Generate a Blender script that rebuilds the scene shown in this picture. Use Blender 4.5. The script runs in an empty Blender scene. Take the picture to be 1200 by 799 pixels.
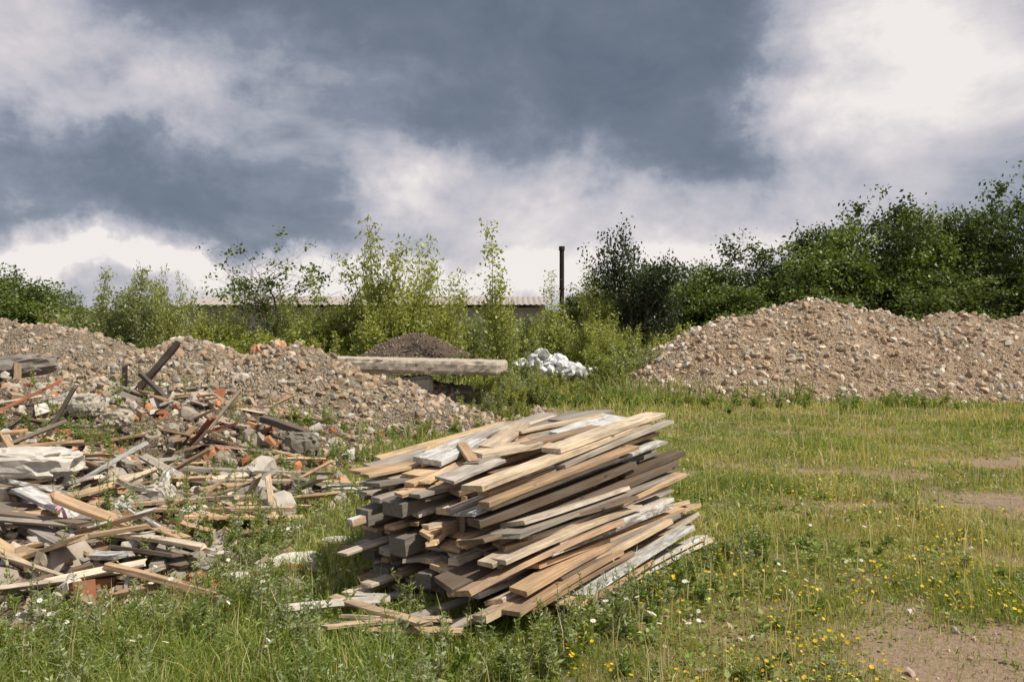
import bpy, math, numpy as np
from mathutils import Vector, Matrix
rng = np.random.default_rng(11)
sc = bpy.context.scene

# ------------------------------------------------------------------ noise
def _h(ix, iy, s):
    n = (ix.astype(np.int64)*374761393 + iy.astype(np.int64)*668265263 + s*974634777) & 0xffffffff
    n = ((n ^ (n >> 13))*1274126177) & 0xffffffff
    n = n ^ (n >> 16)
    return (n & 0xffffff)/float(0xffffff)
def vn(x, y, s=0):
    x = np.asarray(x, float); y = np.asarray(y, float)
    ix = np.floor(x); iy = np.floor(y); fx = x-ix; fy = y-iy
    fx = fx*fx*(3-2*fx); fy = fy*fy*(3-2*fy)
    a = _h(ix, iy, s); b = _h(ix+1, iy, s); c = _h(ix, iy+1, s); d = _h(ix+1, iy+1, s)
    return (a*(1-fx)+b*fx)*(1-fy)+(c*(1-fx)+d*fx)*fy
def fbm(x, y, o=4, s=0):
    t = 0; a = .5; n = 0
    for i in range(o):
        t = t+a*vn(x*2**i+17.3*i, y*2**i-9.1*i, s+i); n += a; a *= .5
    return t/n
def sstep(a, b, x):
    t = np.clip((x-a)/(b-a), 0, 1); return t*t*(3-2*t)

# ------------------------------------------------------------------ mesh buffer
class Buf:
    def __init__(s):
        s.V = []; s.T = []; s.L = []; s.F = []; s.n = 0
    def add(s, V, F, tint=(1, 1, 1), loc=None, mat=0):
        V = np.asarray(V, float); k = len(V)
        T = np.empty((k, 3)); T[:] = tint
        s.V.append(V); s.T.append(T); s.L.append(V if loc is None else loc)
        if not isinstance(F, list): F = [F]
        for f in F:
            f = np.asarray(f, np.int64)
            s.F.append((f+s.n, mat))
        s.n += k
    def build(s, name, mats, smooth=False):
        V = np.concatenate(s.V); T = np.concatenate(s.T); L = np.concatenate(s.L)
        loops = np.concatenate([f.ravel() for f, m in s.F])
        tot = np.concatenate([np.full(len(f), f.shape[1]) for f, m in s.F])
        mi = np.concatenate([np.full(len(f), m) for f, m in s.F])
        st = np.concatenate([[0], np.cumsum(tot)[:-1]])
        me = bpy.data.meshes.new(name)
        me.vertices.add(len(V)); me.vertices.foreach_set('co', V.astype(np.float32).ravel())
        me.loops.add(len(loops)); me.loops.foreach_set('vertex_index', loops.astype(np.int32))
        me.polygons.add(len(tot)); me.polygons.foreach_set('loop_start', st.astype(np.int32))
        me.polygons.foreach_set('loop_total', tot.astype(np.int32))
        me.polygons.foreach_set('material_index', mi.astype(np.int32))
        for m in mats: me.materials.append(m)
        a = me.attributes.new('tint', 'FLOAT_COLOR', 'POINT')
        a.data.foreach_set('color', np.c_[T, np.ones(len(T))].astype(np.float32).ravel())
        a = me.attributes.new('loc', 'FLOAT_VECTOR', 'POINT')
        a.data.foreach_set('vector', L.astype(np.float32).ravel())
        me.update(calc_edges=True)
        me.polygons.foreach_set('use_smooth', np.full(len(tot), smooth))
        return me
def put(name, me, loc=(0, 0, 0), rz=0, s=1, parent=None):
    ob = bpy.data.objects.new(name, me); sc.collection.objects.link(ob)
    ob.location = loc; ob.rotation_euler = (0, 0, rz)
    ob.scale = (s, s, s) if np.isscalar(s) else s
    if parent: ob.parent = parent
    return ob

# ------------------------------------------------------------------ materials
def newmat(name):
    m = bpy.data.materials.new(name); m.use_nodes = True
    nt = m.node_tree; nt.nodes.clear()
    o = nt.nodes.new('ShaderNodeOutputMaterial')
    return m, nt, o
class NT:
    def __init__(s, nt): s.nt = nt
    def n(s, t, **k):
        x = s.nt.nodes.new(t)
        for a, b in k.items(): setattr(x, a, b)
        return x
    def l(s, a, b): s.nt.links.new(a, b)
    def setin(s, sock, v):
        if isinstance(v, bpy.types.NodeSocket): s.l(v, sock)
        else:
            if hasattr(sock.default_value, '__len__') and np.isscalar(v): v = [v]*len(sock.default_value)
            if hasattr(sock.default_value, '__len__') and len(sock.default_value) == 4 and len(v) == 3: v = (*v, 1)
            sock.default_value = v
    def m(s, op, a, b=None, c=None, clamp=False):
        x = s.n('ShaderNodeMath', operation=op); x.use_clamp = clamp
        s.setin(x.inputs[0], a)
        if b is not None: s.setin(x.inputs[1], b)
        if c is not None: s.setin(x.inputs[2], c)
        return x.outputs[0]
    def vm(s, op, a, b=None):
        x = s.n('ShaderNodeVectorMath', operation=op)
        s.setin(x.inputs[0], a)
        if b is not None: s.setin(x.inputs[1], b)
        return x.outputs[0]
    def noise(s, vec, scale, detail=4, rough=.55, out='Fac'):
        x = s.n('ShaderNodeTexNoise'); x.inputs['Scale'].default_value = scale
        x.inputs['Detail'].default_value = detail; x.inputs['Roughness'].default_value = rough
        if vec is not None: s.l(vec, x.inputs['Vector'])
        return x.outputs[out]
    def ramp(s, f, pts, interp='LINEAR'):
        x = s.n('ShaderNodeValToRGB'); r = x.color_ramp; r.interpolation = interp
        while len(r.elements) < len(pts): r.elements.new(.5)
        for e, (p, c) in zip(r.elements, pts):
            e.position = p; e.color = (*c, 1) if len(c) == 3 else c
        s.l(f, x.inputs[0]); return x.outputs[0]
    def mix(s, f, a, b, mode='MIX'):
        x = s.n('ShaderNodeMix', data_type='RGBA', blend_type=mode)
        s.setin(x.inputs[0], f); s.setin(x.inputs[6], a); s.setin(x.inputs[7], b)
        return x.outputs[2]
    def attr(s, name, out='Color'):
        return s.n('ShaderNodeAttribute', attribute_name=name).outputs[out]
    def bump(s, h, st, d):
        x = s.n('ShaderNodeBump'); x.inputs['Strength'].default_value = st; x.inputs['Distance'].default_value = d
        s.l(h, x.inputs['Height']); return x.outputs[0]
    def pbsdf(s, col, rough=.8, normal=None, spec=.3):
        b = s.n('ShaderNodeBsdfPrincipled'); s.setin(b.inputs['Base Color'], col)
        s.setin(b.inputs['Roughness'], rough); b.inputs['Specular IOR Level'].default_value = spec
        if normal is not None: s.l(normal, b.inputs['Normal'])
        return b.outputs[0]

def mat_foliage(name, trans=.35, gain=1.0):
    m, nt, o = newmat(name); N = NT(nt)
    t = N.attr('tint')
    oi = N.n('ShaderNodeObjectInfo').outputs['Random']
    f = N.m('MULTIPLY_ADD', oi, .35*gain, .82*gain)
    c = N.mix(1.0, t, f, 'MULTIPLY')
    d = N.n('ShaderNodeBsdfDiffuse'); N.l(c, d.inputs[0])
    tr = N.n('ShaderNodeBsdfTranslucent')
    c2 = N.mix(1.0, c, (1.3, 1.25, .5), 'MULTIPLY'); N.l(c2, tr.inputs[0])
    mx = N.n('ShaderNodeMixShader'); mx.inputs[0].default_value = trans
    N.l(d.outputs[0], mx.inputs[1]); N.l(tr.outputs[0], mx.inputs[2])
    g = N.n('ShaderNodeBsdfGlossy'); g.inputs['Roughness'].default_value = .45; g.inputs[0].default_value = (1, 1, 1, 1)
    mx2 = N.n('ShaderNodeMixShader'); mx2.inputs[0].default_value = .03
    N.l(mx.outputs[0], mx2.inputs[1]); N.l(g.outputs[0], mx2.inputs[2]); N.l(mx2.outputs[0], o.inputs[0])
    return m
def mat_tint(name, rough=.85, nscale=12, amt=.5, bs=.5, bd=.01, bump=True):
    m, nt, o = newmat(name); N = NT(nt)
    l = N.attr('loc', 'Vector'); t = N.attr('tint')
    n = N.noise(l, nscale, 5 if bump else 3, .68)
    f = N.m('MULTIPLY_ADD', n, amt*2.4, 1-amt*1.2)
    c = N.mix(1.0, t, f, 'MULTIPLY')
    b = N.bump(n, bs, bd) if bump else None
    N.l(N.pbsdf(c, rough, b, .2), o.inputs[0]); return m
def mat_wood(name, peel=False):
    m, nt, o = newmat(name); N = NT(nt)
    l = N.attr('loc', 'Vector'); t = N.attr('tint')
    g = N.noise(N.vm('MULTIPLY', l, (2.2, 45, 45)), 1.0, 4, .65)
    g2 = N.noise(N.vm('MULTIPLY', l, (6, 160, 160)), 1.0, 2, .6)
    st = N.noise(N.vm('MULTIPLY', l, (3.5, 12, 12)), 1.0, 5, .65)
    c = N.mix(1.0, t, N.m('MULTIPLY_ADD', g, 1.2, .40), 'MULTIPLY')
    c = N.mix(1.0, c, N.m('MULTIPLY_ADD', g2, .8, .64), 'MULTIPLY')
    gr = N.ramp(st, [(.42, (0, 0, 0)), (.66, (1, 1, 1))])
    c = N.mix(N.m('MULTIPLY', gr, .58), c, (.17, .148, .125))
    v = N.n('ShaderNodeTexVoronoi'); v.inputs['Scale'].default_value = 1.0; N.l(N.vm('MULTIPLY', l, (4, 9, 9)), v.inputs['Vector'])
    kn = N.ramp(v.outputs['Distance'], [(.06, (.35, .35, .35)), (.13, (1, 1, 1))])
    c = N.mix(1.0, c, kn, 'MULTIPLY')
    if peel:
        p = N.noise(N.vm('MULTIPLY', l, (7, 24, 24)), 1.0, 6, .72)
        pf = N.ramp(p, [(.44, (1, 1, 1)), (.52, (0, 0, 0))])
        c = N.mix(pf, c, (.58, .58, .57))
    b = N.bump(N.m('ADD', g, g2), .8, .004)
    N.l(N.pbsdf(c, .88, b, .15), o.inputs[0]); return m

M_wood = mat_wood('weathered_wood'); M_peel = mat_wood('peeling_paint_wood', True)
M_leaf = mat_foliage('leaves', .4, 1.4); M_tleaf = mat_foliage('tree_leaves', .3, 1.2); M_grass = mat_foliage('grass_blades', .4, 1.4)
M_petal = mat_foliage('petals', .25, .95)
M_bark = mat_tint('bark', .9, 6, .5, .8, .02)
M_stone = mat_tint('stone', .9, 9, .35, bump=False)
M_brick = mat_tint('brick', .9, 14, .4, .5, .006)
M_conc = mat_tint('concrete', .9, 7, .45, .8, .012)

def mat_gravel(name, a, b, sc_=1.0):
    m, nt, o = newmat(name); N = NT(nt)
    l = N.attr('loc', 'Vector')
    v = N.n('ShaderNodeTexVoronoi'); v.inputs['Scale'].default_value = 27*sc_; N.l(l, v.inputs['Vector'])
    v2 = N.n('ShaderNodeTexVoronoi'); v2.inputs['Scale'].default_value = 10*sc_; N.l(l, v2.inputs['Vector'])
    n = N.noise(l, 1.3, 4, .6)
    c = N.mix(N.ramp(n, [(.35, (0, 0, 0)), (.65, (1, 1, 1))]), a, b)
    sp = N.n('ShaderNodeSeparateColor'); N.l(v.outputs['Color'], sp.inputs[0])
    c = N.mix(1.0, c, N.m('MULTIPLY_ADD', sp.outputs[0], .75, .6), 'MULTIPLY')
    c = N.mix(1.0, c, N.m('MULTIPLY_ADD', v.outputs['Distance'], -.8, 1.2), 'MULTIPLY')
    h = N.m('ADD', N.m('MULTIPLY', v.outputs['Distance'], -1.0), N.m('MULTIPLY', v2.outputs['Distance'], -1.2))
    N.l(N.pbsdf(c, .95, N.bump(h, 1.0, .05), .15), o.inputs[0]); return m
M_gravel = mat_gravel('gravel', (.38, .275, .18), (.50, .38, .27))
M_gravel2 = mat_gravel('grey_gravel', (.27, .215, .155), (.39, .32, .24))
M_soil = mat_gravel('dark_soil', (.13, .095, .07), (.21, .155, .115))
M_rubble = mat_gravel('rubble_earth', (.18, .14, .10), (.30, .24, .175), 1.3)

# ------------------------------------------------------------------ shape fns
def gh(x, y):
    return .10*(fbm(x*.35, y*.35, 3, 5)-.5)+.03*(fbm(x*2.2, y*2.2, 2, 8)-.5)
def cones(x, y, lst):
    h = np.full(np.shape(x), -1.0)
    for cx, cy, H, R, ax in lst:
        r = np.sqrt(((x-cx)/ax)**2+(y-cy)**2)/R
        c = H*(1-(np.sqrt(r*r+.03)-.173))
        k = .18
        e = np.clip(.5+.5*(c-h)/k, 0, 1)
        h = h*(1-e)+c*e+k*e*(1-e)*.5
    return h
RM = [(8.6, 23, 2.5, 4.3, 1.2), (6.6, 22.2, 2.1, 3.7, 1.05), (5.2, 21.5, 1.3, 2.6, 1.0), (10.3, 22.3, 2.1, 3.8, 1.0), (12.2, 22.0, 2.15, 3.7, 1.1), (14.2, 22.3, 1.7, 3.3, 1.1), (17.0, 24.5, 2.4, 4.6, 1.25), (22, 25.5, 2.5, 4.8, 1.3)]
LM = [(-3.9, 14.1, 1.36, 2.1, 1.25), (-2.6, 13.9, .8, 1.6, 1.4), (-6.2, 15.2, 1.5, 2.5, 1.15), (-1.9, 15.6, .62, 1.6, 1.3)]
LM2 = [(-10.3, 17.5, 1.8, 3.0, 1.3), (-14, 20, 2.2, 3.6, 1.4), (-8.6, 16.5, 1.1, 2.2, 1.2)]
DM = [(-2.7, 22.5, 1.6, 2.4, 1.2)]
RB = [(-7.3, 10.2, 1.05, 2.6, 1.2), (-5.2, 11.2, .85, 2.2, 1.2), (-3.9, 10.2, .45, 1.7, 1.1), (-5.6, 8.0, .5, 2.2, 1.3), (-4.3, 6.6, .30, 1.7, 1.3), (-3.3, 5.9, .18, 1.3, 1.1)]
def hR(x, y): return cones(x, y, RM)+.30*(fbm(x*.8, y*.8, 4, 3)-.5)+.14*(fbm(x*3.5, y*3.5, 3, 4)-.5)
def hL(x, y): return cones(x, y, LM)+.26*(fbm(x*1.1, y*1.1, 4, 13)-.5)+.14*(fbm(x*3.5, y*3.5, 3, 4)-.5)
def hL2(x, y): return cones(x, y, LM2)+.22*(fbm(x*1.1, y*1.1, 4, 23)-.5)+.12*(fbm(x*3.5, y*3.5, 3, 4)-.5)
def hD(x, y): return cones(x, y, DM)+.15*(fbm(x*1.1, y*1.1, 4, 33)-.5)
def hB(x, y): return cones(x, y, RB)+.26*(fbm(x*1.0, y*1.0, 4, 43)-.5)+.12*(fbm(x*4, y*4, 3, 44)-.5)
def allm(x, y): return np.maximum.reduce([hR(x, y), hL(x, y), hL2(x, y), hD(x, y), hB(x, y)])
def dirtmask(x, y):
    d = np.zeros(np.shape(x))
    for cx, cy, rx, ry, w in [(2.4, 3.95, .85, .6, 1.25), (4.7, 6.9, 1.0, .9, .8), (3.4, 5.6, .9, .25, .5), (3.6, 9.3, 2.6, .6, .5), (6.5, 9.8, 3, 1.0, .55), (1.3, 4.6, .4, .25, .45), (5.2, 12.6, 3.5, .7, .35), (3.0, 7.4, 1.2, .3, .45)]:
        d = np.maximum(d, w*np.exp(-(((x-cx)/rx)**2+((y-cy)/ry)**2)))
    n = fbm(x*2.6, y*2.6, 5, 71)
    d = d*(.25+1.4*n)+sstep(.5, .72, n)*.35*(x > -.5)
    d = np.maximum(d, 1.3*np.exp(-(((x-4.75)/.75)**2+((y-7.5)/.5)**2)))
    d = np.maximum(d, sstep(-.3, .05, np.maximum(hR(x, y), hL(x, y)))*.85)
    d = np.maximum(d, sstep(-.15, .1, hB(x, y))*.9)
    return np.clip(d, 0, 1)

# ------------------------------------------------------------------ ground
def axis(lo, hi, f0, f1, step):
    fine = np.arange(f0, f1, step)
    a = f0-np.geomspace(step, f0-lo, 40)[::-1]; b = f1+np.geomspace(step, hi-f1, 40)
    return np.concatenate([a, fine, b])
xs = axis(-600, 600, -14, 20, .1); ys = axis(-60, 900, 1, 26, .1)
X, Y = np.meshgrid(xs, ys)
near = np.exp(-np.maximum(0, np.hypot(X, Y-10)-30)/10)
Z = gh(X, Y)*near
dm = dirtmask(X, Y)*near
def grid_faces(nx, ny):
    i = np.arange(nx-1)[None, :]+nx*np.arange(ny-1)[:, None]; i = i.ravel()
    return np.c_[i, i+1, i+nx+1, i+nx]
B = Buf(); V = np.c_[X.ravel(), Y.ravel(), Z.ravel()]
B.add(V, grid_faces(len(xs), len(ys)), np.repeat(dm.ravel()[:, None], 3, 1))
m, nt, o = newmat('ground_soil_and_grass'); N = NT(nt)
l = N.attr('loc', 'Vector'); d = N.attr('tint', 'Fac')
n1 = N.noise(l, 4, 7, .68); n2 = N.noise(l, 28, 5, .7); n3 = N.noise(l, .8, 4)
soil = N.mix(n2, (.14, .10, .065), (.46, .34, .24))
green = N.mix(n2, (.075, .08, .024), (.22, .21, .085))
green = N.mix(N.ramp(n3, [(.4, (0, 0, 0)), (.65, (1, 1, 1))]), green, (.23, .18, .095))
df = N.m('ADD', d, N.m('MULTIPLY_ADD', n1, .9, -.45)); df = N.ramp(df, [(.3, (0, 0, 0)), (.7, (1, 1, 1))])
c = N.mix(df, green, soil)
N.l(N.pbsdf(c, .95, N.bump(N.m('ADD', n1, n2), .9, .03), .1), o.inputs[0])
put('ground', B.build('ground', [m], True))

# ------------------------------------------------------------------ stones
def ico(sub=0):
    import bmesh
    bm = bmesh.new(); bmesh.ops.create_icosphere(bm, subdivisions=sub+1, radius=1)
    V = np.array([v.co[:] for v in bm.verts]); F = np.array([[v.index for v in f.verts] for f in bm.faces]); bm.free()
    return V, F
ICO0 = ico(0); ICO1 = ico(1)
def randrot(n):
    q = rng.normal(size=(n, 4)); q /= np.linalg.norm(q, axis=1)[:, None]
    w, x, y, z = q.T
    return np.stack([1-2*(y*y+z*z), 2*(x*y-z*w), 2*(x*z+y*w), 2*(x*y+z*w), 1-2*(x*x+z*z), 2*(y*z-x*w), 2*(x*z-y*w), 2*(y*z+x*w), 1-2*(x*x+y*y)], 1).reshape(n, 3, 3)
def stones(buf, P, S, tints, base=ICO0, mat=0, flat=.6, jit=.28):
    n = len(P); bv, bf = base; k = len(bv)
    V = bv[None]*(1+rng.uniform(-jit, jit, (n, k, 1)))
    sc3 = np.stack([np.ones(n), rng.uniform(.5, 1, n), rng.uniform(flat*.6, flat*1.3, n)], 1)*S[:, None]
    V = V*sc3[:, None]
    R = randrot(n); V = np.einsum('nij,nkj->nki', R, V)+P[:, None]
    F = bf[None]+(np.arange(n)*k)[:, None, None]
    T = np.repeat(tints, k, 0)
    buf.add(V.reshape(-1, 3), F.reshape(-1, 3), T, None, mat)
STONE_T = np.array([(.50, .385, .27), (.43, .325, .225), (.38, .33, .265), (.56, .46, .35), (.34, .25, .17), (.44, .31, .205), (.58, .52, .44)])
def pick(T, n, var=.15, p=None):
    t = np.asarray(T)[rng.choice(len(T), n, p=p)]
    return np.clip(t*rng.uniform(1-var, 1+var, (n, 1)), 0, 1)
def mound(name, hf, x0, x1, y0, y1, step, mats, nst, smin, smax, tmul=1.0, build=True):
    xs = np.arange(x0, x1, step); ys = np.arange(y0, y1, step); X, Y = np.meshgrid(xs, ys)
    H = hf(X, Y); Z = np.maximum(H, -.25)
    F = grid_faces(len(xs), len(ys)); hv = H.ravel(); F = F[(hv[F] > -.2).any(1)]
    B = Buf(); B.add(np.c_[X.ravel(), Y.ravel(), Z.ravel()], F)
    x = rng.uniform(x0, x1, nst*3); y = rng.uniform(y0, y1, nst*3); h = hf(x, y)
    k = h > -.08; x, y, h = x[k][:nst], y[k][:nst], h[k][:nst]; n = len(x)
    S = smin+(smax-smin)*rng.random(n)**6.5
    stones(B, np.c_[x, y, np.maximum(h, gh(x, y))+S*.10], S, pick(STONE_T, n, .2)*tmul, mat=1)
    if build: return put(name, B.build(name, mats))
    return B
mound('gravel_mound', hR, 1.5, 28, 17, 29, .08, [M_gravel, M_stone], 30000, .019, .14, 1.0)
mound('gravel_mound', hL, -9.5, 1, 11, 18.5, .07, [M_gravel2, M_stone], 22000, .013, .11, .78)
mound('gravel_mound', hL2, -20, -6, 12.5, 25, .1, [M_gravel2, M_stone], 14000, .017, .12, .80)
mound('soil_mound', hD, -6.5, .8, 19, 26, .1, [M_soil, M_stone], 4000, .02, .07, .5)

# ------------------------------------------------------------------ boards
def rotm(yaw, pitch=0, roll=0):
    cy, sy, cp, sp, cr, sr = math.cos(yaw), math.sin(yaw), math.cos(pitch), math.sin(pitch), math.cos(roll), math.sin(roll)
    Rz = np.array([[cy, -sy, 0], [sy, cy, 0], [0, 0, 1]]); Ry = np.array([[cp, 0, -sp], [0, 1, 0], [sp, 0, cp]]); Rx = np.array([[1, 0, 0], [0, cr, -sr], [0, sr, cr]])
    return Rz@Ry@Rx
def board(buf, c, L, W, T, R, mat=0, tint=(.4, .3, .2), warp=.004, ch=.0025, rag=.012):
    ns = 7; ch = min(ch, T*.2)
    w, t = W/2, T/2
    cs = np.array([(-w+ch, -t), (w-ch, -t), (w, -t+ch), (w, t-ch), (w-ch, t), (-w+ch, t), (-w, t-ch), (-w, -t+ch)])
    x = np.linspace(-L/2, L/2, ns)
    b1 = rng.normal(0, warp*L)*2; b2 = rng.normal(0, warp*.7*L)
    tw = rng.normal(0, .025)
    P = np.zeros((ns, 8, 3))
    for i, xx in enumerate(x):
        u = xx/L*2; a = tw*u
        yy = cs[:, 0]*math.cos(a)-cs[:, 1]*math.sin(a)+b2*(1-u*u)
        zz = cs[:, 0]*math.sin(a)+cs[:, 1]*math.cos(a)+b1*(1-u*u)*.5
        P[i, :, 0] = xx; P[i, :, 1] = yy+rng.normal(0, .0015, 8)*(1 if W > .03 else .3); P[i, :, 2] = zz
    P[0, :, 0] += cs[:, 0]/w*rng.normal(0, rag)+rng.normal(0, rag*.35, 8); P[-1, :, 0] += cs[:, 0]/w*rng.normal(0, rag)+rng.normal(0, rag*.35, 8)
    P = P.reshape(-1, 3)
    q = []
    for i in range(ns-1):
        for j in range(8):
            q.append((i*8+j, i*8+(j+1) % 8, (i+1)*8+(j+1) % 8, (i+1)*8+j))
    e = np.array([list(range(8))[::-1], [8*(ns-1)+j for j in range(8)]])
    off = rng.uniform(-50, 50, 3)
    buf.add(P@R.T+np.asarray(c), [np.array(q)[:, ::-1], e[:, ::-1]], tint, P+off, mat)
WOODS = np.array([(.56, .39, .235), (.47, .315, .19), (.30, .195, .12), (.37, .33, .28), (.24, .205, .17), (.48, .41, .335), (.14, .10, .07), (.64, .52, .39)])
WP = np.array([.15, .15, .14, .15, .12, .12, .08, .09])
def wt(p=WP): return tuple(pick(WOODS, 1, .22, p)[0])

S = Buf()
th = math.radians(51); lx, ly = math.cos(th), math.sin(th); px_, py_ = -ly, lx
C0 = np.array([.15, 5.36])
def sp(s, p, z):
    return (C0[0]+lx*s+px_*p, C0[1]+ly*s+py_*p, z)
for s_ in (-.75, 0, .75): board(S, sp(s_, .0, .05), 1.0, .1, .1, rotm(th+math.pi/2), 0, (.2, .17, .14))
z = .11
while z < .82:
    t = z/.82
    T = float(rng.choice([.02, .025, .03, .035, .045]))
    lo = -.46+rng.normal(0, .045)-.02*t; hi = .38+.38*t+rng.normal(0, .06)
    p = lo
    pitch = .005+.09*t+rng.normal(0, .005)
    while p < hi:
        W = float(rng.choice([.06, .09, .1, .12, .15, .18])) if T < .045 else float(rng.choice([.06, .08, .12]))
        L = rng.uniform(1.3, 2.15)
        if rng.random() < .25: L = rng.uniform(.5, 1.1)
        edge = (p < lo+.12)
        if edge and rng.random() < .2: p += rng.uniform(.03, .09)
        send = -1.05+rng.normal(0, .12)+.12*t+(.12 if p > .3 else 0)
        if rng.random() < .4: s = 1.08+rng.normal(0, .12)-L/2
        else: s = send+L/2
        yaw = th+rng.normal(0, .04 if edge else .03)
        mt = 1 if rng.random() < .10 else 0
        Tt = T*rng.uniform(.75, 1.0)
        board(S, sp(s, p+W/2+rng.normal(0, .012), z+pitch*s+rng.uniform(0, .005)), L, W, Tt, rotm(yaw, pitch+rng.normal(0, .010), rng.normal(0, .035)), mt, wt())
        p += W+abs(rng.normal(0, .018))
    z += T+rng.uniform(.002, .011)
ztop = z
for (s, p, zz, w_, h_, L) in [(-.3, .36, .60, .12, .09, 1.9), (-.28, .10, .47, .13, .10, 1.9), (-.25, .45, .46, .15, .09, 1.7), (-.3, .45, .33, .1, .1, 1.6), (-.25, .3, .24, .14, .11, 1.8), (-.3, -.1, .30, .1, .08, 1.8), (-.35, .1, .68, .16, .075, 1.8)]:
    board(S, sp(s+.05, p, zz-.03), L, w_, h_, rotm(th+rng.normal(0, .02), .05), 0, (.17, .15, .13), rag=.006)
top = [(.45, -.30, .05, 1.35, .16, .03, 0, (.64, .52, .37), .0), (.60, -.05, .04, .75, .26, .02, 1, (.5, .48, .45), .1),
       (.2, .25, .01, 1.1, .12, .03, 0, (.52, .38, .24), -.4), (-.45, .35, .03, .6, .22, .035, 1, (.5, .48, .45), .25),
       (-.5, .45, .01, .5, .12, .03, 0, (.52, .36, .2), .7), (.1, .05, .03, 1.6, .1, .03, 0, (.3, .27, .235), .12),
       (-.05, -.34, .01, 2.0, .11, .035, 0, (.60, .47, .33), .03), (-.3, .0, .05, .45, .22, .03, 0, (.62, .49, .34), -.35), (.7, .35, .02, .8, .14, .025, 0, (.22, .19, .165), .1),
       (-.05, .45, .04, .8, .1, .02, 0, (.42, .38, .32), .25), (.5, .15, .06, .8, .09, .02, 0, (.54, .42, .29), -.25), (-.5, .15, .05, .5, .07, .025, 0, (.42, .28, .17), .9),
       (.85, .2, .05, .5, .2, .02, 0, (.30, .27, .24), -.2), (.0, .25, .06, .8, .14, .025, 0, (.50, .39, .28), .4), (.15, -.12, .06, .7, .1, .02, 0, (.3, .2, .13), -.15), (-.75, -.1, .02, .5, .16, .02, 0, (.5, .45, .39), .1)]
for s, p, dz, L, W, T, mt, tn, dy in top:
    board(S, sp(s, p, ztop+dz*.8+.09*s), L, W, T, rotm(th+dy, .09, rng.normal(0, .03)), mt, tn)
for k_ in range(24):
    zz = .04+.5*k_/24; off = -.47-.32*(1-zz/.56)*rng.uniform(.3, 1)
    L = rng.uniform(.9, 2.0)
    board(S, sp(-1.05+rng.uniform(-.1, .5)+L/2, off, zz+.03), L, float(rng.choice([.1, .14, .18])), .026, rotm(th+rng.normal(0, .06), .03+rng.normal(0, .02), -.14+rng.normal(0, .08)), 1 if rng.random() < .15 else 0, wt())
board(S, sp(-.66, -.56, .34), 1.25, .2, .03, rotm(th-.12, .12, -.3), 0, (.46, .31, .20))
board(S, sp(-.34, -.64, .24), 1.8, .12, .035, rotm(th-.05, .10, -.2), 0, (.54, .41, .28))
board(S, sp(.1, -.70, .18), 1.4, .2, .03, rotm(th+.02, .08, -.2), 1, (.4, .38, .35))
board(S, sp(.50, -.62, .20), 1.2, .15, .03, rotm(th+.04, .10, -.3), 0, (.45, .38, .30)); board(S, sp(.72, -.55, .36), .6, .08, .03, rotm(th-.25, .05, -.3), 0, (.56, .42, .28))
board(S, (-.28, 4.55, .52), .28, .035, .02, rotm(1.2, 1.45, 0), 0, (.3, .22, .15))
for k_ in range(34):
    zz = rng.uniform(.15, .78); p = rng.uniform(-.1, .35+.4*zz)
    L = rng.uniform(.4, .9)
    board(S, sp(-.98+rng.normal(0, .08)+L*.3, p, zz), L, rng.uniform(.05, .12), .022, rotm(th+rng.normal(0, .25), rng.normal(0, .05), rng.normal(0, .08)), 0, wt())
put('plank_stack', S.build('plank_stack', [M_wood, M_peel]))

S = Buf()
for x, y, L, yaw, tn in [(-.85, 4.12, .75, -.15, (.6, .46, .32)), (-.65, 4.05, .6, .12, (.55, .42, .28)), (-.72, 4.2, .8, -.75, (.5, .36, .22)), (-.5, 4.0, .5, -.1, (.45, .33, .2)), (-.95, 4.35, .55, .3, (.5, .45, .4)), (-.4, 4.2, .5, .9, (.3, .26, .22)), (-.22, 4.1, .5, .5, (.35, .3, .26)), (-.65, 4.5, .5, .2, (.45, .42, .38)), (-.6, 4.12, .6, -.3, (.6, .48, .34))]:
    board(S, (x, y, .08+rng.uniform(0, .06)), L, rng.uniform(.035, .06), .018, rotm(yaw, rng.normal(0, .06), rng.normal(0, .3)), 0, tn)
put('broken_laths', S.build('broken_laths', [M_wood, M_peel]))

# ------------------------------------------------------------------ rubble pile
B = mound('rubble_pile', hB, -12, -.5, 3.5, 15, .06, None, 15000, .012, .09, .8, build=False)
def box(buf, c, dims, R, mat, tint, jit=.08):
    a, b_, d_ = [q/2 for q in dims]
    Vv = np.array([(sx*a, sy*b_, sz*d_) for sx in (-1, 1) for sy in (-1, 1) for sz in (-1, 1)], float)
    Vv *= 1+rng.uniform(-jit, jit, Vv.shape)
    F = np.array([(0, 1, 3, 2), (4, 6, 7, 5), (0, 4, 5, 1), (2, 3, 7, 6), (0, 2, 6, 4), (1, 5, 7, 3)])
    buf.add(Vv@R.T+np.asarray(c), F, tint, Vv+rng.uniform(-9, 9, 3), mat)
def chunk(buf, c, s_, tint, mat):
    bv, bf = ICO1
    Vv = np.sign(bv)*np.abs(bv)**.6*np.array([1, rng.uniform(.5, 1), rng.uniform(.3, .7)])*s_
    Vv = Vv+rng.normal(0, .09*s_, Vv.shape)
    buf.add(Vv@randrot(1)[0].T*1.0+np.asarray(c), bf, tint, Vv+rng.uniform(-9, 9, 3), mat)
def surf(x, y): return float(max(hB(np.array([x]), np.array([y]))[0], gh(np.array([x]), np.array([y]))[0]))
def rsel(n, x0, x1, y0, y1, thr=-.05):
    out = []
    while len(out) < n:
        x = rng.uniform(x0, x1); y = rng.uniform(y0, y1)
        if float(hB(np.array([x]), np.array([y]))[0]) > thr+rng.normal(0, .06): out.append((x, y))
    return out
BR = [(.42, .17, .09), (.48, .23, .12), (.34, .14, .08), (.43, .30, .21)]
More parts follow.
